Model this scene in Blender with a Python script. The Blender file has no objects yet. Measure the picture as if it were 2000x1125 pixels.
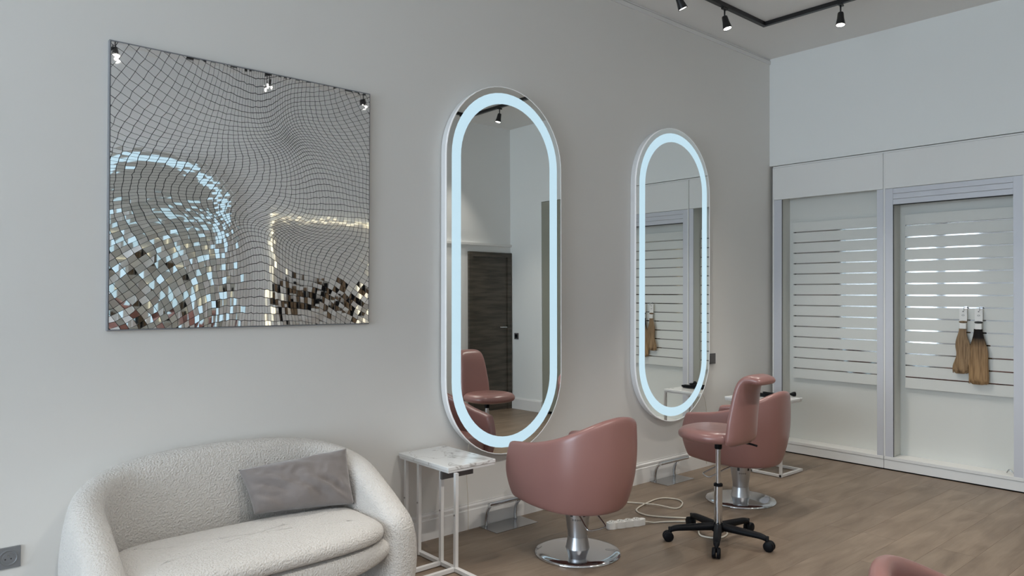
import bpy, bmesh, math, random
from mathutils import Vector, Matrix, noise
random.seed(7)
R = math.radians
sc = bpy.context.scene
COL = sc.collection

# ------------------------------------------------------------------ camera
YAW, PITCH, ROLL, FPX = R(41.358), R(0.515), R(0.216), 1429.67
CAM = Vector((-6.538, -3.663, 1.48))
fw = Vector((math.cos(PITCH)*math.sin(YAW), math.cos(PITCH)*math.cos(YAW), math.sin(PITCH)))
rt = Vector((math.cos(YAW), -math.sin(YAW), 0))
up = rt.cross(fw)
r2 = rt*math.cos(ROLL) + up*math.sin(ROLL)
u2 = -rt*math.sin(ROLL) + up*math.cos(ROLL)
cd = bpy.data.cameras.new('camera')
cam = bpy.data.objects.new('camera', cd); COL.objects.link(cam)
mw = Matrix((r2, u2, -fw)).transposed().to_4x4(); mw.translation = CAM
cam.matrix_world = mw
cd.sensor_width = 36.0; cd.lens = FPX/2000*36.0
cd.clip_start = 0.02
sc.camera = cam

# ------------------------------------------------------------------ view, world, daylight
sc.view_settings.view_transform = 'Standard'
sc.view_settings.look = 'None'
sc.view_settings.exposure = 0.68
sc.view_settings.gamma = 1.0
sc.view_settings.use_curve_mapping = False
sc.cycles.use_denoising = True
sc.cycles.max_bounces = 10
sc.cycles.diffuse_bounces = 6
sc.cycles.glossy_bounces = 6
sc.cycles.caustics_reflective = True
sc.cycles.sample_clamp_indirect = 6.0
wd = bpy.data.worlds.new('overcast_sky'); sc.world = wd
wd.use_nodes = True
bg = wd.node_tree.nodes['Background']
bg.inputs[0].default_value = (0.72, 0.86, 1.0, 1)
bg.inputs[1].default_value = 7.3

XW, YO, CE = -12.6, -3.92, 3.765       # window wall, opposite wall, ceiling
pl = bpy.data.lights.new('window_daylight_portal', 'AREA'); pl.shape = 'RECTANGLE'
pl.size, pl.size_y = 3.3, 2.95; pl.cycles.is_portal = True
po = bpy.data.objects.new('window_daylight_portal', pl); COL.objects.link(po)
po.location = (XW-0.05, -1.96, 1.6)
po.rotation_euler = (0, R(-90), 0)
pl.size, pl.size_y = 2.95, 3.3

# ------------------------------------------------------------------ helpers
def mat(name, col, rough=0.5, metal=0.0, emit=None, es=1.0, spec=0.5, coat=0.0):
    m = bpy.data.materials.new(name); m.use_nodes = True
    b = m.node_tree.nodes['Principled BSDF']
    b.inputs['Base Color'].default_value = (*col, 1)
    b.inputs['Roughness'].default_value = rough
    b.inputs['Metallic'].default_value = metal
    b.inputs['Specular IOR Level'].default_value = spec
    b.inputs['Coat Weight'].default_value = coat
    if emit:
        b.inputs['Emission Color'].default_value = (*emit, 1)
        b.inputs['Emission Strength'].default_value = es
    return m
def nd(m, t, **kw):
    n = m.node_tree.nodes.new(t)
    for k, v in kw.items(): setattr(n, k, v)
    return n
def lk(m, a, b): m.node_tree.links.new(a, b)
def bsdf(m): return m.node_tree.nodes['Principled BSDF']
def add_noise_colour(m, c1, c2, scale=4, detail=4, coord='Object', stretch=(1, 1, 1), lo=.35, hi=.65):
    tc = nd(m, 'ShaderNodeTexCoord'); mp = nd(m, 'ShaderNodeMapping')
    mp.inputs['Scale'].default_value = stretch
    nz = nd(m, 'ShaderNodeTexNoise'); nz.inputs['Scale'].default_value = scale; nz.inputs['Detail'].default_value = detail
    rp = nd(m, 'ShaderNodeValToRGB')
    rp.color_ramp.elements[0].position = lo; rp.color_ramp.elements[0].color = (*c1, 1)
    rp.color_ramp.elements[1].position = hi; rp.color_ramp.elements[1].color = (*c2, 1)
    lk(m, tc.outputs[coord], mp.inputs[0]); lk(m, mp.outputs[0], nz.inputs[0])
    lk(m, nz.outputs[0], rp.inputs[0]); lk(m, rp.outputs[0], bsdf(m).inputs['Base Color'])
    return mp, nz, rp
def add_bump(m, scale, strength, dist=.01, detail=3, kind='ShaderNodeTexNoise', stretch=(1, 1, 1)):
    tc = nd(m, 'ShaderNodeTexCoord'); mp = nd(m, 'ShaderNodeMapping'); mp.inputs['Scale'].default_value = stretch
    nz = nd(m, kind); nz.inputs['Scale'].default_value = scale
    if kind == 'ShaderNodeTexNoise': nz.inputs['Detail'].default_value = detail
    bp = nd(m, 'ShaderNodeBump'); bp.inputs['Strength'].default_value = strength; bp.inputs['Distance'].default_value = dist
    lk(m, tc.outputs['Object'], mp.inputs[0]); lk(m, mp.outputs[0], nz.inputs[0])
    lk(m, nz.outputs[0], bp.inputs['Height']); lk(m, bp.outputs[0], bsdf(m).inputs['Normal'])

M = {}
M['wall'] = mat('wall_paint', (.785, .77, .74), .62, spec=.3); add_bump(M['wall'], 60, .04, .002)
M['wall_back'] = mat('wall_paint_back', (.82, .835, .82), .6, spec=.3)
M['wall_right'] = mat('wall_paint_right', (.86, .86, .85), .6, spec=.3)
M['ceil'] = mat('ceiling_paint', (.82, .81, .79), .8, spec=.2)
M['trim'] = mat('trim_paint', (.80, .79, .775), .4)
M['cab'] = mat('cabinet_laminate', (.78, .78, .76), .42)
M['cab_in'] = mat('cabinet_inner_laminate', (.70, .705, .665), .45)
M['olive'] = mat('olive_laminate', (.30, .30, .245), .45)
M['alu'] = mat('painted_aluminium', (.60, .61, .65), .4, .1)
M['insert'] = mat('slat_channel_aluminium', (.45, .45, .45), .06, 1.0)
M['gap'] = mat('dark_gap', (.03, .03, .03), .8)
M['mirror'] = mat('mirror_glass', (.86, .87, .85), .0, 1.0)
M['tile'] = mat('mosaic_mirror', (.95, .95, .955), .02, 1.0)
M['led'] = mat('led_diffuser', (.3, .34, .36), .4, emit=(.56, .80, .93), es=.50)
M['acryl'] = mat('white_acrylic', (.80, .80, .80), .25)
M['rim'] = mat('lit_acrylic_edge', (.9, .9, .9), .3, emit=(.9, .95, 1.0), es=.10)
M['grout'] = mat('mosaic_grout', (.018, .018, .02), .8)
M['panel_side'] = mat('mosaic_panel_edge', (.28, .29, .31), .35, .4)
M['chrome'] = mat('chrome', (.62, .63, .65), .08, 1.0)
M['steel'] = mat('brushed_steel', (.48, .48, .48), .25, 1.0)
M['satin'] = mat('satin_aluminium', (.55, .56, .58), .33, 1.0)
M['black'] = mat('black_plastic', (.004, .0045, .006), .5, spec=.15)
M['blackm'] = mat('black_painted_metal', (.012, .012, .013), .35)
M['white_metal'] = mat('white_powder_metal', (.72, .71, .70), .35)
M['white_plastic'] = mat('white_plastic', (.80, .79, .76), .35)
M['cable'] = mat('cream_cable', (.66, .61, .52), .45)
M['pink'] = mat('pink_leatherette', (.30, .150, .134), .30, spec=.6); add_bump(M['pink'], 260, .05, .001)
M['velvet'] = mat('grey_velvet', (.205, .182, .175), .8, spec=.2)
bsdf(M['velvet']).inputs['Sheen Weight'].default_value = .5
add_bump(M['velvet'], 16, .35, .012, 4)
M['boucle'] = mat('cream_boucle', (.66, .63, .595), .95, spec=.1)
bsdf(M['boucle']).inputs['Sheen Weight'].default_value = .25
add_bump(M['boucle'], 120, .9, .012, 3)
M['lamp'] = mat('lamp_face', (1, 1, 1), .3, emit=(1, .97, .9), es=6.0)
M['socket'] = mat('grey_socket_plastic', (.22, .225, .235), .35, .2)
M['switch'] = mat('dark_switch_plastic', (.10, .095, .095), .4)
M['warm'] = mat('warm_led_strip', (1, .9, .6), .4, emit=(1, .93, .75), es=.5)
M['ink'] = mat('dark_print', (.03, .03, .03), .5)

# wood floor
m = M['wood'] = mat('oak_planks', (.3, .22, .16), .42, spec=.4)
tc = nd(m, 'ShaderNodeTexCoord'); oi = nd(m, 'ShaderNodeObjectInfo')
ad = nd(m, 'ShaderNodeVectorMath', operation='ADD'); cm = nd(m, 'ShaderNodeCombineXYZ')
ml = nd(m, 'ShaderNodeMath', operation='MULTIPLY'); ml.inputs[1].default_value = 37.0
lk(m, oi.outputs['Random'], ml.inputs[0]); lk(m, ml.outputs[0], cm.inputs[0]); lk(m, ml.outputs[0], cm.inputs[1])
lk(m, tc.outputs['Object'], ad.inputs[0]); lk(m, cm.outputs[0], ad.inputs[1])
mp = nd(m, 'ShaderNodeMapping'); mp.inputs['Scale'].default_value = (1.0, 4.2, 1)
nz = nd(m, 'ShaderNodeTexNoise'); nz.inputs['Scale'].default_value = 2.3; nz.inputs['Detail'].default_value = 6; nz.inputs['Distortion'].default_value = .6
mp2 = nd(m, 'ShaderNodeMapping'); mp2.inputs['Scale'].default_value = (3, 60, 1)
nz2 = nd(m, 'ShaderNodeTexNoise'); nz2.inputs['Scale'].default_value = 1.6; nz2.inputs['Detail'].default_value = 5
rp = nd(m, 'ShaderNodeValToRGB')
rp.color_ramp.elements[0].position = .22; rp.color_ramp.elements[0].color = (.140, .100, .070, 1)
rp.color_ramp.elements[1].position = .66; rp.color_ramp.elements[1].color = (.245, .188, .138, 1)
mx = nd(m, 'ShaderNodeMix', data_type='RGBA', blend_type='MULTIPLY'); mx.inputs[0].default_value = .25
rp2 = nd(m, 'ShaderNodeValToRGB'); rp2.color_ramp.elements[0].position = .3; rp2.color_ramp.elements[0].color = (.6, .55, .5, 1); rp2.color_ramp.elements[1].position = .6
hs = nd(m, 'ShaderNodeHueSaturation')
mr = nd(m, 'ShaderNodeMapRange'); mr.inputs[3].default_value = .93; mr.inputs[4].default_value = 1.07
lk(m, ad.outputs[0], mp.inputs[0]); lk(m, mp.outputs[0], nz.inputs[0]); lk(m, nz.outputs[0], rp.inputs[0])
lk(m, ad.outputs[0], mp2.inputs[0]); lk(m, mp2.outputs[0], nz2.inputs[0]); lk(m, nz2.outputs[0], rp2.inputs[0])
lk(m, rp.outputs[0], mx.inputs[6]); lk(m, rp2.outputs[0], mx.inputs[7])
lk(m, oi.outputs['Random'], mr.inputs[0]); lk(m, mr.outputs[0], hs.inputs['Value'])
lk(m, mx.outputs[2], hs.inputs['Color']); lk(m, hs.outputs[0], bsdf(m).inputs['Base Color'])

# dark door wood
m = M['door_wood'] = mat('dark_grey_oak', (.06, .05, .04), .45)
add_noise_colour(m, (.045, .037, .028), (.105, .088, .068), 3, 6, stretch=(1, 1, 9))
# marble
m = M['marble'] = mat('white_marble_laminate', (.8, .8, .79), .16)
tc = nd(m, 'ShaderNodeTexCoord'); nz = nd(m, 'ShaderNodeTexNoise'); nz.inputs['Scale'].default_value = 3.4; nz.inputs['Detail'].default_value = 4; nz.inputs['Distortion'].default_value = .9
sb = nd(m, 'ShaderNodeMath', operation='SUBTRACT'); sb.inputs[1].default_value = .5
ab = nd(m, 'ShaderNodeMath', operation='ABSOLUTE')
rp = nd(m, 'ShaderNodeValToRGB'); rp.color_ramp.elements[0].position = .0; rp.color_ramp.elements[0].color = (.46, .44, .42, 1)
rp.color_ramp.elements[1].position = .011; rp.color_ramp.elements[1].color = (.80, .80, .79, 1)
lk(m, tc.outputs['Object'], nz.inputs[0]); lk(m, nz.outputs[0], sb.inputs[0]); lk(m, sb.outputs[0], ab.inputs[0]); lk(m, ab.outputs[0], rp.inputs[0]); lk(m, rp.outputs[0], bsdf(m).inputs['Base Color'])
# hair
def hair_mat(name, stops):
    m = mat(name, (.2, .13, .08), .55, spec=.15)
    tc = nd(m, 'ShaderNodeTexCoord'); sx = nd(m, 'ShaderNodeSeparateXYZ')
    mr = nd(m, 'ShaderNodeMapRange'); mr.inputs[1].default_value = -.52; mr.inputs[2].default_value = 0
    rp = nd(m, 'ShaderNodeValToRGB')
    while len(rp.color_ramp.elements) < len(stops): rp.color_ramp.elements.new(.5)
    for e, (p, c) in zip(rp.color_ramp.elements, stops): e.position = p; e.color = (*c, 1)
    mp = nd(m, 'ShaderNodeMapping'); mp.inputs['Scale'].default_value = (1, 1, .05)
    nz = nd(m, 'ShaderNodeTexNoise'); nz.inputs['Scale'].default_value = 130
    rq = nd(m, 'ShaderNodeValToRGB'); rq.color_ramp.elements[0].position = .35; rq.color_ramp.elements[0].color = (.45, .42, .4, 1); rq.color_ramp.elements[1].position = .62
    mx = nd(m, 'ShaderNodeMix', data_type='RGBA', blend_type='MULTIPLY'); mx.inputs[0].default_value = .8
    lk(m, tc.outputs['Object'], sx.inputs[0]); lk(m, sx.outputs[2], mr.inputs[0]); lk(m, mr.outputs[0], rp.inputs[0])
    lk(m, tc.outputs['Object'], mp.inputs[0]); lk(m, mp.outputs[0], nz.inputs[0]); lk(m, nz.outputs[0], rq.inputs[0])
    lk(m, rp.outputs[0], mx.inputs[6]); lk(m, rq.outputs[0], mx.inputs[7]); lk(m, mx.outputs[2], bsdf(m).inputs['Base Color'])
    return m
M['hair_blond'] = hair_mat('ash_blond_hair', [(0, (.37, .245, .135)), (1, (.25, .17, .105))])
M['hair_ombre'] = hair_mat('ombre_hair', [(0, (.42, .265, .135)), (.40, (.32, .205, .11)), (.55, (.012, .008, .007)), (1, (.010, .007, .006))])

def obj(name, bm, m, parent=None, smooth=False, loc=None):
    me = bpy.data.meshes.new(name)
    bmesh.ops.recalc_face_normals(bm, faces=bm.faces)
    if smooth:
        for f in bm.faces: f.smooth = True
    bm.to_mesh(me); bm.free()
    me.materials.append(M[m] if isinstance(m, str) else m)
    o = bpy.data.objects.new(name, me); COL.objects.link(o)
    if parent: o.parent = parent
    if loc: o.location = loc
    return o
def auto_smooth(o, ang=40):
    me = o.data
    for p in me.polygons: p.use_smooth = True
    bm = bmesh.new(); bm.from_mesh(me)
    for e in bm.edges:
        if len(e.link_faces) == 2 and e.calc_face_angle(0) > R(ang): e.smooth = False
    bm.to_mesh(me); bm.free()
    return o
def tag(o, label=None, cat=None, group=None, kind=None):
    if label: o['label'] = label
    if cat: o['category'] = cat
    if group: o['group'] = group
    if kind: o['kind'] = kind
    return o
def thing(name, label, cat, loc=(0, 0, 0), rz=0, group=None):
    o = bpy.data.objects.new(name, None); COL.objects.link(o)
    o.empty_display_size = .1; o.location = loc; o.rotation_euler = (0, 0, rz)
    return tag(o, label, cat, group)
def NB(): return bmesh.new()
def box(bm, x0, x1, y0, y1, z0, z1, bev=0, seg=2):
    v = [bm.verts.new(p) for p in ((x0, y0, z0), (x1, y0, z0), (x1, y1, z0), (x0, y1, z0), (x0, y0, z1), (x1, y0, z1), (x1, y1, z1), (x0, y1, z1))]
    fs = [bm.faces.new([v[i] for i in q]) for q in ((3, 2, 1, 0), (4, 5, 6, 7), (0, 1, 5, 4), (1, 2, 6, 5), (2, 3, 7, 6), (3, 0, 4, 7))]
    if bev:
        es = list({e for f in fs for e in f.edges})
        bmesh.ops.bevel(bm, geom=es, offset=bev, segments=seg, profile=.5, affect='EDGES')
    return bm
def bx(name, m, parent, x0, x1, y0, y1, z0, z1, bev=0, seg=2):
    return obj(name, box(NB(), min(x0, x1), max(x0, x1), min(y0, y1), max(y0, y1), min(z0, z1), max(z0, z1), bev, seg), m, parent)
def lathe(bm, prof, n=40, c=(0, 0, 0), cap=True):
    rings = []
    for r, z in prof:
        rings.append([bm.verts.new((c[0]+r*math.cos(2*math.pi*i/n), c[1]+r*math.sin(2*math.pi*i/n), c[2]+z)) for i in range(n)])
    for a, b in zip(rings, rings[1:]):
        for i in range(n): bm.faces.new((a[i], a[(i+1) % n], b[(i+1) % n], b[i]))
    if cap:
        bm.faces.new(rings[0][::-1]); bm.faces.new(rings[-1])
    return bm
def tube(bm, pts, r, n=10, closed=False, rad=None):
    pts = [Vector(p) for p in pts]; N = len(pts); rings = []; nrm = None
    for i, p in enumerate(pts):
        a = pts[(i-1) % N] if (closed or i > 0) else p
        b = pts[(i+1) % N] if (closed or i < N-1) else p
        t = (b-a).normalized()
        if nrm is None:
            nrm = t.orthogonal().normalized()
        else:
            nrm = (nrm - t*nrm.dot(t)); nrm = nrm.normalized() if nrm.length > 1e-6 else t.orthogonal().normalized()
        bn = t.cross(nrm); rr = rad[i] if rad else r
        rings.append([bm.verts.new(p + (nrm*math.cos(2*math.pi*k/n) + bn*math.sin(2*math.pi*k/n))*rr) for k in range(n)])
    L = list(zip(rings, rings[1:])) + ([(rings[-1], rings[0])] if closed else [])
    for a, b in L:
        for k in range(n): bm.faces.new((a[k], a[(k+1) % n], b[(k+1) % n], b[k]))
    if not closed:
        bm.faces.new(rings[0][::-1]); bm.faces.new(rings[-1])
    return bm
def spline(P, k=8, closed=False):
    P = [Vector(p) for p in P]; N = len(P); out = []
    for i in range(N if closed else N-1):
        g = (lambda j: P[j % N]) if closed else (lambda j: P[max(0, min(N-1, j))])
        a, b, c, d = g(i-1), g(i), g(i+1), g(i+2)
        for s in range(k):
            t = s/k
            out.append(.5*((2*b) + (c-a)*t + (2*a-5*b+4*c-d)*t*t + (3*b-a-3*c+d)*t**3))
    if not closed: out.append(P[-1])
    return out
def prism(bm, poly, f, d0, d1):
    """poly: 2D pts; f(u,v,d)->xyz"""
    a = [bm.verts.new(f(u, v, d0)) for u, v in poly]; b = [bm.verts.new(f(u, v, d1)) for u, v in poly]
    bm.faces.new(a[::-1]); bm.faces.new(b); n = len(poly)
    for i in range(n): bm.faces.new((a[i], a[(i+1) % n], b[(i+1) % n], b[i]))
    return bm
def ring_prism(bm, po, pi_, f, d0, d1):
    n = len(po)
    A = [[bm.verts.new(f(u, v, d)) for u, v in p] for p in (po, pi_) for d in (d0, d1)]
    o0, o1, i0, i1 = A
    for i in range(n):
        j = (i+1) % n
        bm.faces.new((o0[i], o0[j], i0[j], i0[i])); bm.faces.new((o1[i], o1[j], i1[j], i1[i]))
        bm.faces.new((o0[i], o0[j], o1[j], o1[i])); bm.faces.new((i0[i], i0[j], i1[j], i1[i]))
    return bm
def grid_faces(bm, rows, closed_u=False):
    for a, b in zip(rows, rows[1:]):
        n = len(a)
        for i in range(n if closed_u else n-1):
            bm.faces.new((a[i], a[(i+1) % n], b[(i+1) % n], b[i]))
def subsurf(o, lv=2):
    md = o.modifiers.new('subdivision', 'SUBSURF'); md.levels = lv; md.render_levels = lv
    return o
def sstep(a, b, x):
    t = max(0, min(1, (x-a)/(b-a))); return t*t*(3-2*t)
def lerp_tab(T, x):
    if x <= T[0][0]: return T[0][1]
    for (a, va), (b, vb) in zip(T, T[1:]):
        if x <= b:
            t = (x-a)/(b-a); t = t*t*(3-2*t) if False else t
            return va+(vb-va)*t
    return T[-1][1]
def copy_tree(o, parent=None):
    c = o.copy(); COL.objects.link(c); c.parent = parent
    for ch in list(o.children): copy_tree(ch, c)
    return c
def struct(o): o['kind'] = 'structure'; return o

# ================================================================== ROOM
# floor with planks
floor = struct(bx('floor', 'gap', None, XW-.15, .5, YO-.15, .15, -.06, -.0125))
PW = .205; cache = {}
y = YO+.002; row = 0
while y < -.004:
    w = min(PW, -.002-y)
    x = XW+.002 - random.uniform(0, 1.4)
    while x < -.003:
        L = 1.55
        a, b = max(x, XW+.002), min(x+L, -.003)
        if b-a > .02:
            key = (round(b-a, 3), round(w, 3))
            if key not in cache:
                o = bx('plank', 'wood', floor, -(b-a)/2+.0005, (b-a)/2-.0005, -w/2+.0005, w/2-.0005, -.012, 0)
                cache[key] = o.data
            else:
                o = bpy.data.objects.new('plank', cache[key]); COL.objects.link(o); o.parent = floor
            o.location = ((a+b)/2, y+w/2, 0)
        x += L
    y += PW; row += 1

struct(bx('ceiling', 'ceil', None, XW-.15, .5, YO-.15, .15, CE, CE+.12))
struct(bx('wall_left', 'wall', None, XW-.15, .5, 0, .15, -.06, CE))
wr = struct(bx('wall_right', 'wall_right', None, XW-.15, .5, YO-.15, YO, -.06, CE))
CT = 2.722; CR = -2.085                               # cabinet top and right end
wb = NB(); box(wb, 0, .12, CR, 0, CT+.004, CE); box(wb, 0, .12, YO, CR-.001, 2.722, CE)
box(wb, 0, .12, YO, -3.31, -.06, 2.722); box(wb, .42, .5, YO, 0, -.06, CE)
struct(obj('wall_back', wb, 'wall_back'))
bx('closed_panel', 'olive', bpy.data.objects['wall_back'], .004, .03, -3.308, CR-.004, 0.03, 2.719, .002)
# window wall
WY0, WY1, WZ0, WZ1 = -3.62, -.32, .12, 3.08
wf = NB(); box(wf, XW-.15, XW, YO, WY0, -.06, CE); box(wf, XW-.15, XW, WY1, 0, -.06, CE)
box(wf, XW-.15, XW, WY0, WY1, -.06, WZ0); box(wf, XW-.15, XW, WY0, WY1, WZ1, CE)
struct(obj('wall_front', wf, 'wall'))
win = bpy.data.objects.new('window_1', None); COL.objects.link(win); struct(win)
win['label'] = 'large grey framed shop window behind the camera'
for a, b in ((WY0, WY0+.07), (WY0+1.1, WY0+1.16), (WY0+2.2, WY0+2.26), (WY1-.07, WY1)):
    bx('window_post', 'alu', win, XW-.1, XW-.03, a, b, WZ0, WZ1)
for a, b in ((WZ0, WZ0+.07), (2.3, 2.36), (WZ1-.07, WZ1)):
    bx('window_rail', 'alu', win, XW-.095, XW-.035, WY0, WY1, a, b)

# baseboards
def baseboard(name, x0, x1, yw, s):
    b = NB()
    P = [(0, 0), (.018, 0), (.018, .118), (.012, .122), (.012, .132), (.016, .136), (.016, .146), (.008, .152), (.008, .160), (0, .160)]
    prism(b, P, lambda u, v, d: (d, yw+s*u, v), x0, x1)
    return struct(obj(name, b, 'trim'))
baseboard('baseboard_left', XW+.001, -.03, -.0005, -1)
baseboard('baseboard_right', XW+.001, -.78, YO+.0005, 1)
b = NB(); prism(b, [(0, 0), (.016, 0), (.016, .13), (.008, .15), (0, .15)], lambda u, v, d: (-.0005-u, d, v), YO+.02, -3.312)
struct(obj('baseboard_back', b, 'trim'))
# crown strip on the mirror wall
b = NB(); prism(b, [(0, 0), (.012, 0), (.012, .032), (0, .032)], lambda u, v, d: (d, -.0005-u, CE-.052+v), XW+.001, -.001)
box(b, XW+.001, -.001, -.006, -.0005, CE-.012, CE-.001)
struct(obj('trim_1', b, 'trim'))
b = NB(); box(b, -1.3, -.001, YO+.0005, YO+.03, 2.17, 2.20)
struct(obj('trim_2', b, 'trim'))
# dark door on the opposite wall
door = bpy.data.objects.new('door_1', None); COL.objects.link(door); struct(door)
door['label'] = 'dark grey wooden door with frame seen in the large oval mirror'
y0 = YO+.001
bx('door_leaf', 'door_wood', door, -.665, -.085, y0, y0+.02, .005, 2.015)
for a, b in ((-.735, -.67), (-.08, -.015)): bx('door_frame', 'blackm', door, a, b, y0, y0+.035, .0, 2.085)
bpy.data.objects['door_frame'].data.materials[0] = M['door_wood']; bpy.data.objects['door_frame.001'].data.materials[0] = M['door_wood']
bx('door_frame', 'door_wood', door, -.67, -.08, y0, y0+.035, 2.02, 2.085)
b = NB(); tube(b, spline([(-.13, y0+.02, 1.09), (-.13, y0+.065, 1.09), (-.15, y0+.07, 1.092), (-.25, y0+.07, 1.095)], 4), .009)
obj('door_handle', b, 'steel', door, True)

# ================================================================== DISPLAY CABINETS (built into the back wall)
def cabinet(label, yl, yr, jl, jr, post, shutter):
    """yl..yr outer (yl > yr), jl/jr widths of the guide rails"""
    t = thing('display_cabinet', label, 'cabinet', (0, (yl+yr)/2, 0), 0, 'built-in display cabinets')
    oy = (yl+yr)/2
    def B(n, m, x0, x1, ya, yb, z0, z1, bev=0): return bx(n, m, t, x0, x1, ya-oy, yb-oy, z0, z1, bev)
    oL, oR = yl-jl, yr+jr
    B('side_panel', 'cab_in', .012, .40, yl, oL+.004, .1, 2.70)
    B('side_panel', 'cab_in', .012, .40, yr, oR-.004, .1, 2.70)
    B('top_panel', 'cab_in', .012, .40, oL+.004, oR-.004, 2.66, 2.70)
    B('back_panel', 'cab_in', .165, .185, oL+.004, oR-.004, .1, 2.66)
    B('bottom_panel', 'cab', -.004, .165, yl-.001, yr+.001, .085, .112, .002)
    B('plinth', 'cab', .0, .03, yl-.001, yr+.001, .009, .083)
    B('fascia_panel', 'cab', -.004, .012, yl-.003 if post else yl-.014, yr+.003, 2.398, CT-.018, .001)
    B('cornice', 'cab', .0, .03, yl, yr, CT-.016, CT-.003)
    B('guide_rail', 'alu', -.002, .010, yl-.012, oL, .112, 2.396, .001)
    B('guide_rail', 'alu', -.002, .010, yr+.002, oR, .112, 2.396, .001)
    B('rail_gap', 'gap', .0105, .0115, oL+.002, oL-.004, .112, 2.396)
    n, z0, pitch = 15, .690, .0996
    sl, sr = oL-.047, oR+.001
    for i in range(n):
        s = B('slat', 'cab_in', .130, .150, sl, sr, z0+i*pitch+.0055, z0+(i+1)*pitch-.0055, .0008)
    for i in range(1, n):
        B('slat_channel', 'insert', .1415, .143, sl, sr, z0+i*pitch-.0055, z0+i*pitch+.0055)
    B('slat_backer', 'gap', .150, .165, sl-.004, sr, z0+.005, z0+n*pitch-.005)
    if shutter:
        for k in range(3):
            B('shutter_slat', 'alu', .001, .011, oL, oR, 2.258+k*.0465, 2.258+k*.0465+.0445, .0015)
        B('shutter_seal', 'gap', .002, .011, oL, oR, 2.250, 2.2575)
    if post == 'left': B('post', 'cab', -.006, .012, yl+.001, yl-.013, .112, CT-.018, .001)
    return t
cabL = cabinet('left display cabinet with open empty white slat wall, in the corner', -.036, -1.058, .089, .055, 'left', False)
cabR = cabinet('right display cabinet with rolled-up shutter and hair swatches on its slat wall', -1.060, -2.083, .074, .078, 'left', True)
b = NB(); box(b, -.006, .012, -2.0835+1.5715, -2.069+1.5715, .112, CT-.018); obj('post', b, 'cab', cabR)

# ================================================================== LED MIRRORS
def stadium(w, h, n=28, inset=0):
    r = w/2-inset; hh = h/2-w/2; P = []
    for i in range(n+1):
        a = math.pi*i/n; P.append((r*math.cos(a), hh+r*math.sin(a)))
    for i in range(n+1):
        a = math.pi+math.pi*i/n; P.append((r*math.cos(a), -hh+r*math.sin(a)))
    return P
def led_mirror(label, x, z, yw, s, cord=None, tilt=0, yaw=0):
    W, H, D = .990, 2.385, .056
    t = thing('led_mirror', label, 'mirror', (x, yw, z), 0 if s > 0 else math.pi, 'tall oval LED mirrors')
    f = lambda u, v, d: (u, -d, v)
    P = lambda i: stadium(W, H, 28, i)
    o = obj('mirror_body', prism(NB(), P(.002), f, .0005, D-.006), 'acryl', t); auto_smooth(o)
    o = obj('edge_rim', ring_prism(NB(), P(0), P(.0045), f, D-.012, D), 'rim', t); auto_smooth(o)
    obj('mirror_border', ring_prism(NB(), P(.0045), P(.042), f, D-.006, D-.001), 'mirror', t)
    obj('light_band', ring_prism(NB(), P(.042), P(.113), f, D-.006, D-.001), 'led', t)
    obj('mirror_glass', prism(NB(), P(.113), f, D-.006, D-.001), 'mirror', t)
    if cord:
        b = NB(); tube(b, spline(cord, 8), .0022, 6); obj('power_wire', b, 'cable', t, True)
    if tilt: t.rotation_euler.x = tilt; t.location.y -= .0085
    if yaw: t.rotation_euler.z = yaw; t.location.y -= .003
    return t
led_mirror('tall oval LED mirror above the nearer pink chair and marble side table', -3.408, 1.640, 0, 1,
           [(-.28, -.01, -1.0), (-.285, -.012, -1.1), (-.30, -.008, -1.2), (-.30, -.008, -1.3), (-.30, -.022, -1.45), (-.30, -.024, -1.63)], R(-.36))
led_mirror('tall oval LED mirror farther along, reflecting the hair swatches', -1.597, 1.648, 0, 1,
           [(.32, -.012, -.92), (.40, -.02, -.97), (.47, -.02, -1.05), (.50, -.02, -1.15), (.50, -.022, -1.3), (.5, -.024, -1.62)], 0, R(-.22))
led_mirror('oval LED mirror on the opposite wall, seen only in the mosaic', -4.52, 1.645, YO, -1)

# ================================================================== MOSAIC
MX0, MX1, MZ0, MZ1, MD = -5.737, -4.409, 1.310, 2.615, .026
PWm, PHm = MX1-MX0, MZ1-MZ0
mos = thing('mosaic_panel', 'square wall panel of swirling mirror mosaic tiles above the sofa', 'wall art', (MX0, 0, MZ0))
bx('backing_panel', 'panel_side', mos, 0, PWm, -.0235, -.0005, 0, PHm, .002)
bx('grout_bed', 'grout', mos, .006, PWm-.006, -.0240, -.0236, .006, PHm-.006)
SW = [ # centre (u right, v up, in metres), pinch, sigma, twist
    ((.83, 1.03), .55, .33, .95), ((.86, .42), .48, .27, -.95), ((.52, .45), .42, .25, .65),
    ((.04, 1.24), -.75, .42, -.55), ((.14, .22), -.40, .36, .75), ((1.24, .20), -.28, .32, -.7), ((1.26, 1.2), -.28, .32, .6)]
def warp(x, y):
    for (cx, cy), a, s, th in SW:
        dx, dy = x-cx, y-cy
        g = math.exp(-(dx*dx+dy*dy)/(s*s)); k = 1-a*g; c, q = math.cos(th*g), math.sin(th*g)
        x, y = cx+k*(c*dx-q*dy), cy+k*(q*dx+c*dy)
    return x, y
def clip(poly, x0, x1, y0, y1):
    for ax, lim, sg in ((0, x0, 1), (0, x1, -1), (1, y0, 1), (1, y1, -1)):
        out = []
        for i in range(len(poly)):
            p, q = poly[i], poly[(i+1) % len(poly)]
            ip, iq = sg*(p[ax]-lim) >= 0, sg*(q[ax]-lim) >= 0
            if ip: out.append(p)
            if ip != iq:
                t = (lim-p[ax])/(q[ax]-p[ax]); out.append((p[0]+t*(q[0]-p[0]), p[1]+t*(q[1]-p[1])))
        poly = out
        if len(poly) < 3: return []
    return poly
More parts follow.
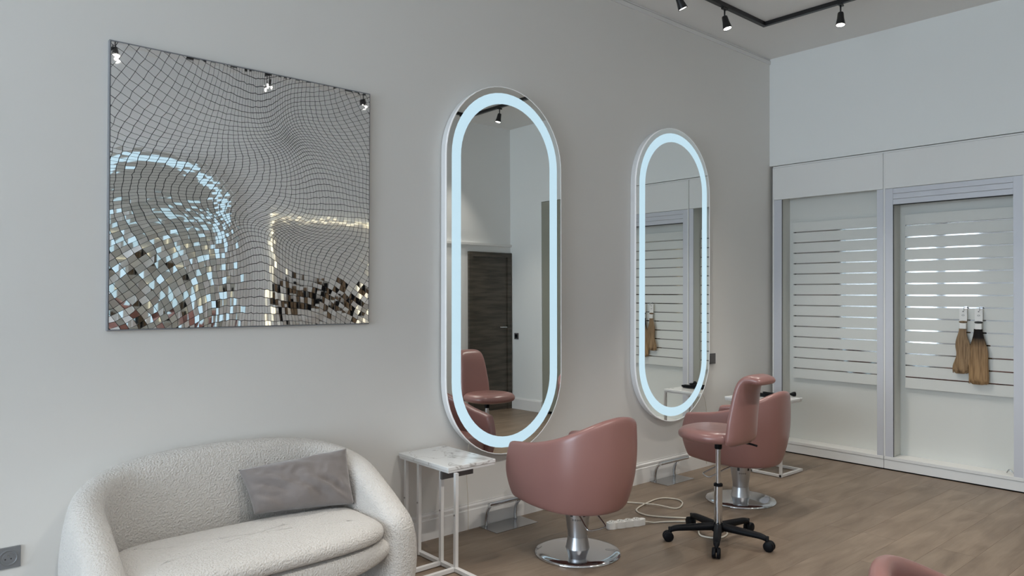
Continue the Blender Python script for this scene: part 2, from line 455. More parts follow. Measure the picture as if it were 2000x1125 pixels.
def area(p): return .5*abs(sum(p[i][0]*p[(i+1) % len(p)][1]-p[(i+1) % len(p)][0]*p[i][1] for i in range(len(p))))
tiles = []
S = .0238
NT = int(2.6/S)
rowshift = {}
for j in range(NT):
    xo = random.uniform(-.12, .12)*S
    for i in range(NT):
        qx, qy = -.6+i*S, -.6+j*S
        jit = lambda ii, jj: ((random.Random(ii*7919+jj*104729).random()-.5)*.20*S, (random.Random(ii*3571+jj*7351+5).random()-.5)*.20*S)
        C4 = []
        for di, dj in ((0, 0), (1, 0), (1, 1), (0, 1)):
            a_, b_ = jit(i+di, j+dj)
            C4.append(warp(qx+di*S+a_, qy+dj*S+b_))
        p = clip(C4, .0065, PWm-.0065, .0065, PHm-.0065)
        if not p: continue
        cx = sum(v[0] for v in p)/len(p); cy = sum(v[1] for v in p)/len(p)
        sz = math.sqrt(max(area(p), 1e-9)); k = 1-.0020/max(sz, .005)
        if sz < .005: continue
        p = [(cx+(v[0]-cx)*k, cy+(v[1]-cy)*k) for v in p]
        if area(p) < 2.5e-5: continue
        u, v = cx/PWm, cy/PHm
        sg = .0022 + .016*sstep(.50, .15, v)*sstep(.62, .25, u) + .012*sstep(.62, .35, v)*sstep(.45, .1, u) + .013*sstep(.32, .16, v)*sstep(.5, .65, u)
        tx = random.gauss(0, sg) - 2.07*(cx-.175)*.333/7.8*sstep(.62, .42, u)*sstep(.92, .72, v); ty = random.gauss(0, sg)
        tiles.append((area(p), p, cx, cy, tx, ty))
tiles.sort(key=lambda t: -t[0])
def tile_geo(bm, p, cx, cy, tx, ty):
    zf = [ -.0262 + (x-cx)*tx + (y-cy)*ty for x, y in p]
    a = [bm.verts.new((x, z, y)) for (x, y), z in zip(p, zf)]
    b = [bm.verts.new((x, -.02401, y)) for x, y in p]
    bm.faces.new(a); bm.faces.new(b[::-1])
    n = len(p)
    for i in range(n): bm.faces.new((a[i], b[i], b[(i+1) % n], a[(i+1) % n]))
rest = NB()
for k, (ar, p, cx, cy, tx, ty) in enumerate(tiles):
    if k < 300:
        b = NB(); tile_geo(b, p, cx, cy, tx, ty); obj('mosaic_tile', b, 'tile', mos)
    else: tile_geo(rest, p, cx, cy, tx, ty)
o = obj('mosaic_tiles_small', rest, 'tile', mos); o['kind'] = 'stuff'

# lit display niche opposite the mosaic
ni = thing('wall_niche', 'warm lit display frame with brown panel on the opposite wall', 'niche', (-2.76, YO+.001, 1.0))
bx('back_panel', 'wall', ni, -.63, .63, 0, .02, 0, 1.28)
for a, b in ((-.642, -.63), (.63, .642)): bx('frame_side', 'warm', ni, a, b, 0, .05, 0, 1.32)
bx('frame_top', 'warm', ni, -.63, .63, 0, .05, 1.28, 1.292)
bx('shelf', 'cab', ni, -.62, .62, .02, .16, .30, .33)
for k in range(22):
    w = random.uniform(.02, .05); x = -.60+k*.055
    o = bx('brown_strip', 'hair_blond' if k % 3 else 'black', ni, x, x+w, .025, .06, .335, random.uniform(.50, .62))

# ================================================================== SOFA
sofa = thing('sofa', 'cream boucle curved two-seat sofa against the wall under the mosaic', 'sofa', (-5.255, -.43, 0))
def sofa_path(n=72):
    """centre line of the wall of the sofa, from left front to right front; local coords"""
    hw, yb, yf, rc = .618, .312, -.335, .25
    pts = []
    seg = [(yb-rc)-yf, math.pi*rc/2, 2*(hw-rc), math.pi*rc/2, (yb-rc)-yf]
    T = sum(seg)
    for i in range(n+1):
        s = T*i/n
        if s <= seg[0]: p = (-hw, yf+s); nv = (-1, 0)
        elif s <= seg[0]+seg[1]:
            a = (s-seg[0])/rc; p = (-hw+rc-rc*math.cos(a), yb-rc+rc*math.sin(a)); nv = (-math.cos(a), math.sin(a))
        elif s <= sum(seg[:3]): p = (-hw+rc+s-seg[0]-seg[1], yb); nv = (0, 1)
        elif s <= sum(seg[:4]):
            a = (s-sum(seg[:3]))/rc; p = (hw-rc+rc*math.sin(a), yb-rc+rc*math.cos(a)); nv = (math.sin(a), math.cos(a))
        else: p = (hw, yb-rc-(s-sum(seg[:4]))); nv = (1, 0)
        pts.append((p, nv, s, T))
    return pts
rows = []
b = NB()
ZT = [(0, .425), (.05, .448), (.12, .490), (.24, .556), (.41, .634), (.54, .682), (.70, .728), (.84, .752), (1.0, .764), (1.3, .768)]
for p, nv, s, T in sofa_path():
    d = min(s, T-s)
    zt = lerp_tab(ZT, d)
    zt = sum(lerp_tab(ZT, d+e) for e in (-.08, -.04, 0, .04, .08))/5
    end = sstep(0, .10, d) if d < .10 else 1
    en = math.sqrt(max(0, 1-(1-min(1, d/.085))**2))          # rounding of the arm fronts
    th = .150*(0.45+.55*en); ht = zt-.05*(1-en)
    lean = .03*sstep(.3, .9, d)                               # back leans outward at the top
    z0 = .035
    hh = th/2
    prof = []
    bulge = .028
    for f_ in (0, .2, .45, .7, .9): prof.append((-hh + .0 - .0*f_, z0+(ht-hh-z0)*f_))
    for a in range(1, 8):
        an = math.pi*a/8; prof.append((-hh*math.cos(an), ht-hh+hh*math.sin(an)))
    for f_ in (.9, .7, .45, .2, 0): prof.append((hh+bulge*math.sin(math.pi*min(1, f_*.95)), z0+(ht-hh-z0)*f_))
    row = []
    for off, z in prof:
        off2 = off+lean*((z-.3)/.45 if z > .3 else 0)-.02*(1-min(1, z/.35))
        row.append(b.verts.new((p[0]+nv[0]*off2, p[1]+nv[1]*off2, z)))
    rows.append(row)
grid_faces(b, rows, True)
b.faces.new(rows[0]); b.faces.new(rows[-1][::-1])
subsurf(obj('sofa_back', b, 'boucle', sofa, True), 1)
# base with a raised lower edge between the legs
b = NB()
N = 40; rows = []
for i in range(N+1):
    x = -.60+1.20*i/N; e = abs(x)/.60
    yf = -.365+.11*e**5
    zb = .205+.055*e**3
    zt = .340
    prof = [(.26, zb), (yf+.05, zb), (yf+.012, zb+.012), (yf, zb+.035), (yf-.004, (zb+zt)/2), (yf, zt-.03), (yf+.015, zt-.012), (yf+.05, zt), (.26, zt)]
    rows.append([b.verts.new((x, q[0], q[1])) for q in prof])
grid_faces(b, rows, True); b.faces.new(rows[0]); b.faces.new(rows[-1][::-1])
subsurf(obj('seat_base', b, 'boucle', sofa, True), 1)
# seat cushion
def rounded_pad(bm, outline, prof):
    """outline: list of 2D pts about origin; prof: list of (scale inset distance, z)"""
    n = len(outline)
    nrm = []
    for i in range(n):
        a, c = Vector(outline[i-1]), Vector(outline[(i+1) % n]); t = (c-a).normalized(); nrm.append(Vector((-t.y, t.x)))
    rows = []
    for ins, z in prof:
        rows.append([bm.verts.new((*(Vector(outline[i])+nrm[i]*ins), z)) for i in range(n)])
    cz = rows[-1]; cx = sum(v.co.x for v in cz)/n; cy = sum(v.co.y for v in cz)/n; z = prof[-1][1]
    for k in (.72, .40):
        rows.append([bm.verts.new((cx+(v.co.x-cx)*k, cy+(v.co.y-cy)*k, z+.002)) for v in cz])
    grid_faces(bm, rows, True)
    c = bm.verts.new((cx, cy, z+.002))
    for i in range(n): bm.faces.new((rows[-1][i], rows[-1][(i+1) % n], c))
    return rows
out = []
for i in range(64):
    a = 2*math.pi*i/64; c, s_ = math.cos(a), math.sin(a)
    ex = .42
    x = .555*math.copysign(abs(c)**ex, c); y = .265*math.copysign(abs(s_)**ex, s_)
    if y < 0: y -= .035*(1-(x/.57)**2)
    out.append((x, y-.085))
b = NB()
rw = rounded_pad(b, out, [(.05, .340), (.016, .343), (.003, .356), (-.002, .376), (.004, .396), (.018, .412), (.05, .424), (.10, .430), (.19, .433)])
b.faces.new(rw[0])
subsurf(obj('seat_cushion', b, 'boucle', sofa, True), 1)

# pillow
pil = NB(); rows = []
nx, ny = 44, 28; PWd, PHt = .50, .27
for side in (1, -1):
    rows = []
    for j in range(ny+1):
        r_ = []
        for i in range(nx+1):
            u, v = 2*i/nx-1, 2*j/ny-1
            t = (max(0, 1-abs(u)**2.6)*max(0, 1-abs(v)**2.6))**.5*.075
            pinch = 1-.035*(1-abs(u)**2)*(abs(v)) ; pinx = 1-.03*(1-abs(v)**2)*abs(u)
            w_ = (.010*math.sin(11*u+6*v+1.5*math.sin(4*v+3*u))*math.exp(-((v+.55)**2)/.35) + .014*noise.noise(Vector((u*2.6+v*1.5, v*2.2, side*3))) + .006*noise.noise(Vector((u*7, v*5, side*3))))*t/.075
            r_.append(pil.verts.new((u*PWd/2*pinx-.028*v*(1-u)/2, side*(t+1.5*w_), v*PHt/2*pinch*(.94+.13*u)+.014*u)))
        rows.append(r_)
    grid_faces(pil, rows)
bmesh.ops.remove_doubles(pil, verts=pil.verts, dist=.0006)
po_ = obj('throw_pillow', pil, 'velvet', None, True)
tag(po_, 'grey velvet rectangular throw pillow leaning on the cream sofa back', 'pillow')
po_.location = (-4.955, -.315, .560)
po_.rotation_mode = 'XYZ'
po_.rotation_euler = (R(-32), R(1), R(-12))

# ================================================================== SIDE TABLES
def side_table(label, loc, zt, tx, ty, uprights, rails, extra=None):
    t = thing('side_table', label, 'table', loc, 0, 'white metal marble-top side tables')
    bx('tabletop', 'marble', t, tx[0], tx[1], ty[0], ty[1], zt-.020, zt, .003)
    bx('top_frame', 'white_metal', t, tx[0]+.004, tx[1]-.004, ty[0]+.004, ty[1]-.004, zt-.032, zt-.0205)
    for x, y in uprights: 
        l = bx('upright', 'white_metal', t, x-.010, x+.010, y-.010, y+.010, .005, zt-.032, .001)
        b = NB(); lathe(b, [(.005, 0), (.005, .004)], 10)
        for v in b.verts: v.co = Vector((x-.010-v.co.z, y+v.co.x, .30+v.co.y))
        obj('screw', b, 'steel', l)
    for x0, x1, y0, y1 in rails: bx('base_rail', 'white_metal', t, x0, x1, y0, y1, .004, .024, .001)
    return t
X0, Y0 = -4.03, -.27
st1 = side_table('white side table with marble top between sofa and nearer chair', (X0, Y0, 0), .556,
    (-4.208-X0, -3.878-X0), (-.508-Y0, -.022-Y0),
    [(-4.180-X0, -.062-Y0), (-4.180-X0, -.194-Y0), (-4.172-X0, -.398-Y0), (-4.166-X0, -.522-Y0)],
    [(-4.183-X0, -4.157-X0, -.73-Y0, -.05-Y0), (-4.40-X0, -4.184-X0, -.41-Y0, -.388-Y0), (-4.40-X0, -4.184-X0, -.533-Y0, -.511-Y0)])
bx('bracket', 'switch', st1, -4.20-X0, -3.985-X0, -.44-Y0, -.425-Y0, .478, .520)
X0, Y0 = -.78, -.42
side_table('white side table with hair straightener behind the farther chair', (X0, Y0, 0), .612,
    (-.995-X0, -.575-X0), (-.625-Y0, -.14-Y0),
    [(-.955-X0, -.375-Y0), (-.955-X0, -.635-Y0)],
    [(-.965-X0, -.945-X0, -.648-Y0, -.362-Y0), (-.635-X0, -.613-X0, -.648-Y0, -.362-Y0), (-.944-X0, -.636-X0, -.648-Y0, -.626-Y0), (-.944-X0, -.636-X0, -.384-Y0, -.362-Y0)])
# hair straightener on the far table
hs_ = thing('hair_straightener', 'black hair straightener with coiled cord on the far side table', 'hair tool', (-.74, -.42, .613))
for s in (-1, 1):
    b = NB(); rows = []
    for i in range(12):
        t_ = i/11; w = .016-.005*t_; x = -.03+.0*t_+s*(.012+.006*t_)
        y = .15-.31*t_
        rows.append([b.verts.new((x+q[0]*w*.6, y, .016+q[1]*w)) for q in ((-1, -1), (1, -1), (1.1, 0), (1, 1), (-1, 1), (-1.1, 0))])
    grid_faces(b, rows, True); b.faces.new(rows[0]); b.faces.new(rows[-1][::-1])
    subsurf(obj('arm', b, 'black', hs_, True), 1)
b = NB(); tube(b, spline([(-.03, .17, .016), (0, .19, .02), (.05, .16, .01), (.02, .05, .008), (-.08, -.05, .008), (-.05, -.14, .01), (.06, -.12, .016), (.09, 0, .02), (.04, .08, .03), (-.06, 0, .04), (0, -.10, .036), (.10, -.11, .03), (.125, -.125, .028)], 6), .0055, 8)
obj('power_cord', b, 'black', hs_, True)
b = NB(); tube(b, [(.112, -.118, .026), (.124, -.126, .026), (.140, -.138, .026), (.152, -.148, .026)], .01, 10, rad=[.006, .012, .02, .02])
obj('plug', b, 'black', hs_, True)

# ================================================================== SALON CHAIRS
def salon_chair(label, loc, rz, lever_side=1):
    t = thing('salon_chair', label, 'chair', (loc[0], loc[1], 0), rz, 'pink salon chairs')
    # base disc, column
    b = NB(); lathe(b, [(.244, .0), (.247, .004), (.246, .010), (.238, .017), (.20, .022), (.12, .028), (.075, .034)], 64)
    o = obj('base_disc', b, 'chrome', t); auto_smooth(o, 50)
    for k, (dx, w) in enumerate(((0, .045), (.0, .03))):
        p = bx('print_mark', 'ink', o, .0-w/2, w/2, -.0015, .0015, 0, .0004); p.location = (.128+k*.012, -.128-k*.012, .0262-k*.0008); p.rotation_euler = (0, R(3), R(-45))
    b = NB(); lathe(b, [(.070, .030), (.066, .045), (.0585, .085), (.0565, .10)], 40); auto_smooth(obj('column_skirt', b, 'satin', t), 60)
    b = NB(); lathe(b, [(.0545, .095), (.056, .12), (.063, .17), (.071, .225), (.074, .29), (.074, .33)], 40); col = auto_smooth(obj('pump_column', b, 'satin', t), 60)
    for a in (-1, 1):
        an = R(-135)+a*.52; p = bx('lever_slot', 'ink', col, -.008, .008, -.003, .003, .225, .268, .002)
        p.location = (.0705*math.cos(an), .0705*math.sin(an), 0); p.rotation_euler = (0, 0, an+math.pi/2)
    for k in range(4):                                    # small printed emblem row on the column
        an = R(-135)+(-.42+.2*k); rr = .0655
        b = NB(); tube(b, [(.0045*math.cos(2*math.pi*i/8)*(1.0 if k % 2 else .8), 0, .0045*math.sin(2*math.pi*i/8)) for i in range(8)], .0012, 5, closed=True)
        p = obj('printed_emblem', b, 'ink', col); p.location = (rr*math.cos(an)*1.045, rr*math.sin(an)*1.045, .207); p.rotation_euler = (0, 0, an+math.pi/2)
    # pump lever: U-shaped bar
    b = NB(); d = lever_side
    fx = lambda px, py: (px, py)
    A = R(-97) if d > 0 else R(139)
    K = 1.0 if d > 0 else 1.5
    ca, sa = math.cos(A), math.sin(A)
    loc2 = lambda f_, l_, z: (f_*K*ca-l_*sa, f_*K*sa+l_*ca, z)
    P = [loc2(.05, -.055, .262), loc2(.10, -.06, .235), loc2(.155, -.066, .195), loc2(.172, -.055, .183), loc2(.175, 0, .181), loc2(.172, .055, .183), loc2(.155, .066, .195), loc2(.10, .06, .235), loc2(.05, .055, .262)]
    tube(b, spline(P, 4), .0052, 8); obj('pump_lever', b, 'chrome', t, True)
    # shell
    Z_T = lambda q: lerp_tab(TT, q)
    TT = [(0, .632), (.06, .640), (.25, .655), (.40, .680), (.55, .720), (.70, .768), (.85, .806), (1.0, .822)]
    TB = [(0, .318), (.2, .306), (.5, .296), (1.0, .292)]
    nS = 48; b = NB(); rows = []
    hw, fr, bk = .305, .300, -.342
    cols = []
    for i in range(nS+1):
        s = 2*i/nS-1; q = 1-abs(s)                      # q: 0 arm front, 1 centre of the back
        sg = -1 if s < 0 else 1
        L1 = .33; L2 = math.pi*.5*.305
        d_ = q*(L1+L2)
        if d_ < L1:
            y = fr-d_*(fr+.02)/L1; x = hw*(1.0-.10*(1-d_/L1)**2.2); 
        else:
            a = (d_-L1)/L2*math.pi/2; x = hw*math.cos(a)**.86 if math.cos(a) > 1e-6 else 0; y = -.02+(bk+.02)*math.sin(a)**.92
        zt = sum(Z_T(max(0, min(1, q+e))) for e in (-.06, -.03, 0, .03, .06))/5; zb = lerp_tab(TB, q)
        c_ = []
        for k in range(11):
            v = k/10
            sc_ = 1-(.08+.12*sstep(.2, .8, q))*(1-v)**3.0-.035*max(0, v-.45)**1.3*2
            fwd = .035*math.sin(math.pi*v)*(1-q)**4      # arm front bulges
            c_.append(b.verts.new((sg*x*sc_, y*(sc_ if y < 0 else (1-.03*(1-v)**2.5)) + fwd, zb+(zt-zb)*v)))
        # bottom, turning inwards
        lo = []
        for f_, dz in ((.92, -.010), (.70, -.014)):
            v0 = c_[0].co; lo.append(b.verts.new((v0.x*f_, v0.y*f_, v0.z+dz)))
        cols.append(lo[::-1]+c_)
    bnew = b
    grid_faces(bnew, cols)
    sh = obj('shell', bnew, 'pink', t, True)
    so = sh.modifiers.new('thickness', 'SOLIDIFY'); so.thickness = .055; so.offset = 1.0 if False else -1.0
    subsurf(sh, 2)
    # seat block between the arms
    o2 = [(.205, .30), (.225, .22), (.225, -.08), (.19, -.20), (.10, -.245), (0, -.25), (-.10, -.245), (-.19, -.20), (-.225, -.08), (-.225, .22), (-.205, .30), (-.10, .315), (0, .318), (.10, .315)]
    o2 = [(x*.97, y) for x, y in o2[::-1]]
    b = NB(); rw = rounded_pad(b, o2, [(.06, .322), (.03, .330), (.010, .36), (0, .42), (.006, .482), (.03, .500), (.09, .506)])
    b.faces.new(rw[0]); subsurf(obj('seat', b, 'pink', t, True), 2)
    return t
salon_chair('pink salon chair nearer the sofa, before the first oval mirror', (-3.470, -.755), R(0), 1)
salon_chair('pink salon chair farther away, partly behind the pink stool', (-1.785, -.775), R(4), -1)
salon_chair('pink salon chair back cut off at the bottom right corner', (-4.538, -3.186), R(198), 1)

# ================================================================== STOOL
st = thing('rolling_stool', 'pink rolling stool with tall back and black star base', 'stool', (-2.680, -1.168, 0), R(0))
SR = [R(a) for a in (211, 283, 355, 67, 139)]
hub = NB(); lathe(hub, [(.030, .058), (.036, .062), (.036, .085), (.030, .098), (.026, .102)], 24); auto_smooth(obj('hub', hub, 'black', st), 50)
for k, a in enumerate(SR):
    ca, sa = math.cos(a), math.sin(a)
    b = NB(); rows = []
    for i in range(12):
        f_ = i/11; r_ = .02+.275*f_; w = .027-.006*f_; zc = .090-.012*f_-.012*max(0, f_-.88)/.12; h_ = .025-.008*f_
        if f_ > .9: w *= .85
        rows.append([b.verts.new((r_*ca-q[0]*w*sa, r_*sa+q[0]*w*ca, zc+q[1]*h_)) for q in ((-1, -1), (1, -1), (1, .4), (.5, 1), (-.5, 1), (-1, .4))])
    grid_faces(b, rows, True); b.faces.new(rows[0]); b.faces.new(rows[-1][::-1])
    leg = subsurf(obj('star_leg', b, 'black', st, True), 1)
    cx, cy = .290*ca, .290*sa
    b = NB(); tube(b, [(cx, cy, .030), (cx, cy, .085)], .011, 10)
    # hooded twin wheel
    ax = Vector((-sa, ca, 0))
    for s in (-1, 1):
        c0 = Vector((cx+.012*ca, cy+.012*sa, .0305))
        P = [c0+ax*(s*.003), c0+ax*(s*.006), c0+ax*(s*.020), c0+ax*(s*.024)]
        tube(b, P, .03, 18, rad=[.026, .0305, .0305, .024])
    obj('castor', b, 'black', leg, True)
b = NB(); lathe(b, [(.0245, .10), (.0245, .335)], 28); auto_smooth(obj('cylinder_cover', b, 'chrome', st), 50)
b = NB(); lathe(b, [(.0265, .332), (.0265, .345), (.02, .350)], 24); auto_smooth(obj('collar', b, 'black', st), 50)
b = NB(); lathe(b, [(.0145, .345), (.0145, .560)], 24); auto_smooth(obj('gas_lift', b, 'chrome', st), 50)
b = NB(); lathe(b, [(.020, .555), (.022, .562), (.022, .592), (.05, .600), (.05, .610)], 20); auto_smooth(obj('mount', b, 'black', st), 50)
b = NB(); tube(b, spline([(.02, 0, .602), (.08, -.09, .598), (.11, -.15, .592), (.115, -.19, .586)], 4), .006, 8); obj('height_lever', b, 'black', st, True)
out = [(.205*math.copysign(abs(math.cos(2*math.pi*i/40))**.85, math.cos(2*math.pi*i/40)), .03+.205*math.copysign(abs(math.sin(2*math.pi*i/40))**.85, math.sin(2*math.pi*i/40))) for i in range(40)]
b = NB(); rw = rounded_pad(b, out, [(.09, .608), (.035, .610), (.008, .622), (0, .642), (.006, .662), (.025, .678), (.06, .686), (.11, .684)])
b.faces.new(rw[0]); subsurf(obj('seat', b, 'pink', st, True), 1)
# back: spine curve, rolled backwards at the top
spn = spline([(0, -.135, .612), (0, -.160, .645), (0, -.178, .72), (0, -.190, .81), (0, -.202, .90), (0, -.214, .955), (0, -.236, .990), (0, -.270, .998), (0, -.308, .992), (0, -.332, .984)], 5)
wd_ = [(0, .135), (.10, .155), (.25, .15), (.45, .132), (.65, .118), (.78, .110), (.90, .100), (.96, .088), (1, .060)]
tk = [(0, .020), (.1, .034), (.5, .031), (.75, .030), (.9, .026), (1, .010)]
b = NB(); rows = []
for i, p in enumerate(spn):
    f_ = i/(len(spn)-1); a_ = spn[max(0, i-1)]; c_ = spn[min(len(spn)-1, i+1)]
    tg = (c_-a_).normalized(); nv = Vector((0, -tg.z, tg.y)); w = lerp_tab(wd_, f_); h_ = lerp_tab(tk, f_)
    r_ = []
    for k in range(16):
        an = 2*math.pi*k/16; cx = math.copysign(abs(math.cos(an))**.6, math.cos(an)); sy = math.copysign(abs(math.sin(an))**.75, math.sin(an))
        r_.append(b.verts.new(p+Vector((w*cx, 0, 0))+nv*(h_*sy) + Vector((0, .030*cx*cx*(1-f_)*sstep(0, .3, f_), 0))))
    rows.append(r_)
grid_faces(b, rows, True); b.faces.new(rows[0]); b.faces.new(rows[-1][::-1])
subsurf(obj('backrest', b, 'pink', st, True), 1)

# ================================================================== FOOTRESTS
def footrest(label, x0, group='chrome footrests'):
    t = thing('footrest', label, 'footrest', (x0, -.11, 0), 0, group)
    bx('floor_plate', 'steel', t, -.175, .175, -.088, .088, 0, .004, .001)
    for x in (-.135, .115):
        b = NB(); tube(b, spline([(x, .065, .004), (x, .067, .05), (x, .055, .10), (x, .022, .142), (x, -.012, .158)], 5), .0115, 10)
        obj('leg', b, 'chrome', t, True)
    b = NB(); tube(b, [(-.175, -.012, .160), (.19, -.012, .160)], .015, 14); auto_smooth(obj('foot_bar', b, 'chrome', t))
    return t
footrest('chrome footrest at the wall before the nearer pink chair', -3.43)
footrest('chrome footrest at the wall before the farther pink chair', -1.695)

# ================================================================== POWER STRIP, CABLE
ps = thing('power_strip', 'white power strip with long cable on the floor beside the stool', 'power strip', (-2.90, -.625, 0), R(-20))
o2 = []
n_ = 4; half = .118
for i in range(49):
    x = -half+2*half*i/48; o2.append((x, -.020-.006*abs(math.cos(math.pi*n_*(x+half)/(2*half)+math.pi/2))))
o2 += [(half+.022, -.017), (half+.03, -.010), (half+.03, .010), (half+.022, .017)]
o2 += [(x, -y) for x, y in o2[:49][::-1]]
o2 += [(-half-.006, .012), (-half-.006, -.012)]
b = NB(); prism(b, o2, lambda u, v, d: (u, v, d), 0.001, .040); body = obj('strip_body', b, 'white_plastic', ps)
for k in range(4):
    x = -half+2*half*(k+.5)/4
    b = NB(); ring_prism(b, [(x+.023*math.cos(a*math.pi/12), .023*math.sin(a*math.pi/12)) for a in range(24)], [(x+.019*math.cos(a*math.pi/12), .019*math.sin(a*math.pi/12)) for a in range(24)], lambda u, v, d: (u, v, d), .040, .0455)
    s_ = obj('socket_ring', b, 'white_plastic', body)
    b = NB(); lathe(b, [(.0022, .0402), (.0022, .0412)], 8, (x-.008, 0, 0)); lathe(b, [(.0022, .0402), (.0022, .0412)], 8, (x+.008, 0, 0)); lathe(b, [(.002, .0402), (.002, .046)], 8, (x, .010, 0))
    obj('pin_holes', b, 'ink', s_)
CP = [(-2.76, -.680), (-2.70, -.705), (-2.629, -.744), (-2.515, -.842), (-2.52, -.93), (-2.62, -.99), (-2.69, -1.06), (-2.64, -1.15), (-2.52, -1.13), (-2.44, -1.0), (-2.43, -.86), (-2.47, -.775),
      (-2.549, -.683), (-2.611, -.571), (-2.569, -.454), (-2.391, -.397), (-2.208, -.383), (-2.139, -.477), (-2.195, -.565), (-2.333, -.609), (-2.392, -.478), (-2.465, -.30), (-2.60, -.13), (-2.85, -.06), (-3.05, -.035)]
iv = Matrix.Rotation(R(20), 4, 'Z') @ Matrix.Translation((2.90, .625, 0))
P3 = []
for i, p in enumerate(CP):
    z = .0065
    if i == 0: z = .02
    if i == 20: z = .015
    P3.append(iv @ Vector((p[0], p[1], z)))
b = NB(); tube(b, spline(P3, 8), .0052, 8); obj('cable', b, 'cable', ps, True)

# ================================================================== SOCKETS AND SWITCHES
def plate(name, label, cat, loc, w, h, m, rz=0):
    t = thing(name, label, cat, loc, rz)
    p = bx('cover_plate', m, t, -w/2, w/2, -.009, -.0005, -h/2, h/2, .0015)
    return t, p
t, p = plate('wall_socket', 'grey wall socket low on the wall left of the sofa', 'socket', (-6.092, 0, .382), .088, .088, 'socket')
rm = lambda bm: [setattr(v, 'co', Vector((v.co.x, -v.co.z, v.co.y))) for v in bm.verts]
b = NB(); lathe(b, [(.0335, .0085), (.0335, .011), (.030, .012), (.028, .0095), (.021, .0090), (.020, .0100), (.0, .0100)][:6], 40); rm(b); auto_smooth(obj('socket_ring', b, 'socket', t), 30)
for x, z in ((-.010, -.004), (.010, -.004)):
    b = NB(); lathe(b, [(.003, .0095), (.003, .0104)], 12); rm(b); obj('pin_hole', b, 'ink', t, loc=(x, 0, z))
b = NB(); lathe(b, [(.0025, .0095), (.0025, .016)], 12); rm(b); obj('earth_pin', b, 'steel', t, loc=(0, 0, .010))
t, p = plate('light_switch', 'dark grey wall switch right of the farther oval mirror', 'switch', (-.985, 0, .925), .11, .092, 'switch')
bx('rocker', 'switch', t, -.035, .035, -.013, -.009, -.03, .03, .002)
t, p = plate('light_switch', 'dark wall switch beside the dark door, seen in the nearer mirror', 'switch', (0, -3.80, .97), .08, .085, 'switch', R(-90))
bx('rocker', 'black', t, -.025, .025, -.013, -.009, -.025, .025, .002)

# ================================================================== CEILING TRACK AND SPOTS
tr = thing('ceiling_track', 'black rectangular lighting track on the ceiling', 'track', (-.93, -.47, CE))
TX0, TX1, TY0, TY1 = -10.5, -.925, -3.62, -.47
def trk(n, x0, x1, y0, y1): 
    o = bx(n, 'blackm', tr, x0+.93, x1+.93, y0+.47, y1+.47, -.034, -.0005, .002)
trk('track_rail', TX0, TX1+.0175, TY1-.0175, TY1+.0175)
trk('track_rail', TX1-.0175, TX1+.0175, TY0+.018, TY1-.018)
trk('track_rail', TX0, TX1+.0175, TY0-.0175, TY0+.0175)
def spot(label, x, y, tilt, az, power=4, ang=70):
    t = thing('track_spotlight', label, 'spotlight', (x, y, CE-.0345), 0, 'black track spotlights')
    bx('adapter', 'blackm', t, -.03, .03, -.013, .013, -.014, 0, .002)
    b = NB(); tube(b, [(0, 0, -.012), (0, 0, -.075)], .006, 10); obj('stem', b, 'blackm', t, True)
    hd = bpy.data.objects.new('lamp_head', None)
    rot = Matrix.Rotation(az, 4, 'Z') @ Matrix.Rotation(tilt, 4, 'Y')
    b = NB(); lathe(b, [(.020, .004), (.0225, -.004), (.026, -.045), (.0355, -.096), (.0355, -.100), (.032, -.100), (.030, -.092)], 28)
    bmesh.ops.transform(b, matrix=Matrix.Translation((0, 0, -.072)) @ rot, verts=b.verts); h = auto_smooth(obj('lamp_head', b, 'blackm', t), 40)
    b = NB(); lathe(b, [(.030, -.096), (.030, -.093)], 28)
    bmesh.ops.transform(b, matrix=Matrix.Translation((0, 0, -.072)) @ rot, verts=b.verts); obj('lens', b, 'lamp', h)
    l = bpy.data.lights.new('spot_beam', 'SPOT'); l.energy = power*3.4; l.color = (1, .945, .87); l.spot_size = R(ang); l.spot_blend = .6; l.shadow_soft_size = .03
    lo = bpy.data.objects.new('spot_beam', l); COL.objects.link(lo); lo.parent = t
    lo.matrix_local = Matrix.Translation((0, 0, -.072)) @ rot @ Matrix.Translation((0, 0, -.108))
    return t
spot('black spotlight on the mirror-side track, nearest the ceiling corner', -1.52, TY1, R(14), R(100), 14)
spot('black spotlight on the mirror-side track, cut off by the top edge', -2.13, TY1, R(24), R(150), 14)
spot('black spotlight on the short track side facing the cabinets', TX1, -1.11, R(10), R(20), 14)
spot('black spotlight on the short track side, seen in the nearer oval mirror', TX1, -3.05, R(12), R(20), 10)
spot('black spotlight on the opposite track, nearest the cabinets', -1.05, TY0, R(8), R(250), 10)
spot('black spotlight on the mirror-side track above the gap between the mosaic and the nearer mirror', -4.2, TY1, R(24), R(90), 16)
spot('black spotlight on the mirror-side track above the mosaic', -5.15, TY1, R(24), R(90), 16)
for k, x in enumerate((-2.4, -3.5, -4.9, -6.2)):
    spot(('black spotlight on the opposite track, %s from the cabinets' % ('second', 'third', 'fourth', 'fifth')[k]), x, TY0, R(24), R(270), 18)

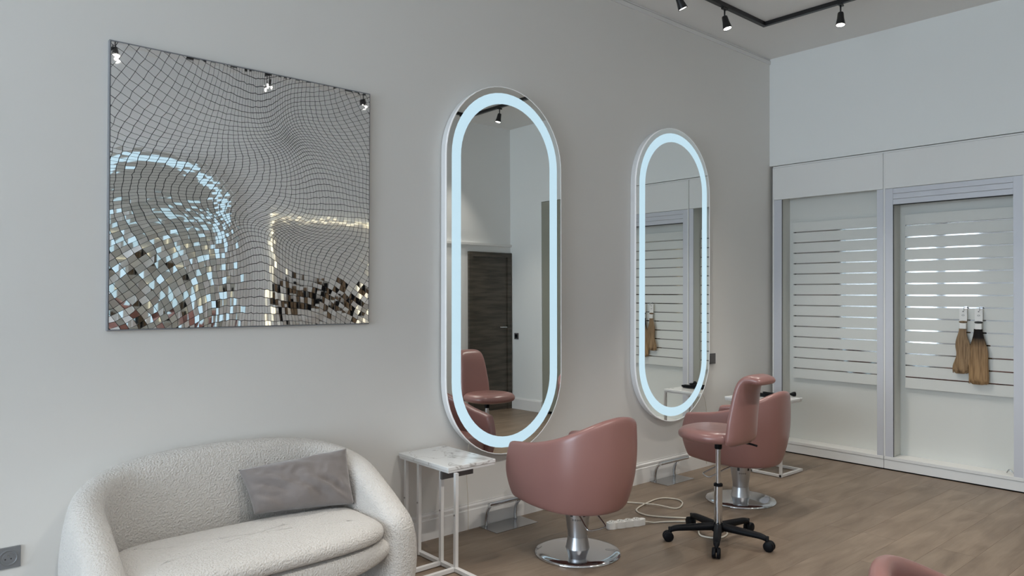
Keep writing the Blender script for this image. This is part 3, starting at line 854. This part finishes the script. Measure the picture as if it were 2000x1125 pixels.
# ================================================================== HAIR SWATCHES
def swatch(label, y, ztop, zbot, wtop, wbot, m, wave, dark_tie):
    t = thing('hair_swatch', label, 'hair swatch', (.095, y, ztop), 0, 'hair swatches on the slat wall')
    # chrome hook into the groove
    b = NB(); tube(b, spline([(.045, -.012, .006), (.02, -.012, .006), (.0, -.012, .004), (-.012, -.012, .0), (-.014, -.012, -.012), (-.008, -.012, -.018)], 4), .0028, 8); obj('hook', b, 'chrome', t, True)
    bx('hook_plate', 'chrome', t, .034, .0355, -.022, -.004, -.05, .012)
    tg = bx('card_tag', 'white_plastic', t, .004, .0055, -.030, .026, -.105, -.004, .0005)
    b = NB(); ring_prism(b, [(.0095*math.cos(a*math.pi/8), .006*math.sin(a*math.pi/8)) for a in range(16)], [(.0075*math.cos(a*math.pi/8), .0042*math.sin(a*math.pi/8)) for a in range(16)], lambda u, v, d: (d, u-.002, v-.058), .0028, .0039); obj('printed_mark', b, 'ink', tg)
    bx('printed_mark', 'ink', tg, .0030, .0039, -.007, .003, -.030, -.024)
    b = NB(); prof = [(-.030, -.112), (.030, -.112)]
    tube(b, [(.005, -.030, -.112), (.002, -.02, -.112), (.0, 0, -.112), (.002, .018, -.112), (.005, .027, -.112)], .008, 10, rad=[.004, .008, .0095, .008, .004]); obj('hair_tie', b, 'hair_blond' if not dark_tie else 'ink', t, True)
    bx('paper_band', 'white_plastic', t, -.010, .011, -.026, .022, -.168, -.122, .004)
    # lock of hair: cross sections with strand ridges
    z0 = -.165; z1 = zbot-ztop; b = NB(); rows = []; n = 26; K = 48
    for i in range(n+1):
        f_ = i/n; z = z0+(z1-z0)*f_
        w = (wtop+(wbot-wtop)*sstep(0, .5, f_))/2; dp = .012+.010*sstep(0, .5, f_)
        if f_ > .93: dp *= 1-.6*(f_-.93)/.07
        off = wave*math.sin(3.0*f_*math.pi*.9)*f_
        r_ = []
        for k in range(K):
            an = 2*math.pi*k/K; rd = 1+.10*math.sin(11*an+4*f_)+.06*math.sin(17*an-3*f_+1)
            zz = z + (random.Random(k*13+7).uniform(-.02, .02) if i == n else 0)
            r_.append(b.verts.new((.0-dp*.5*math.cos(an)*rd*1.0, off+w*math.sin(an)*(1+.06*math.sin(9*an+6*f_)), zz)))
        rows.append(r_)
    grid_faces(b, rows, True); b.faces.new(rows[0]); b.faces.new(rows[-1][::-1])
    obj('hair_lock', b, m, t, True)
    return t
swatch('wavy ash-blond hair swatch hanging left on the slat wall', -1.632, 1.385, .872, .052, .112, 'hair_blond', .018, False)
swatch('long hair swatch with dark root and blond ends hanging right', -1.742, 1.385, .795, .058, .135, 'hair_ombre', -.004, True)
# small screw hook lying on the ledge of the right cabinet
b = NB(); tube(b, spline([(0, .02, .004), (0, .005, .03), (0, -.005, .028), (0, -.03, .004)], 5), .004, 8)
tag(obj('metal_hook', b, 'steel', None, True, (.09, -1.955, .112)), 'small bent metal hook lying on the right cabinet ledge', 'hook')
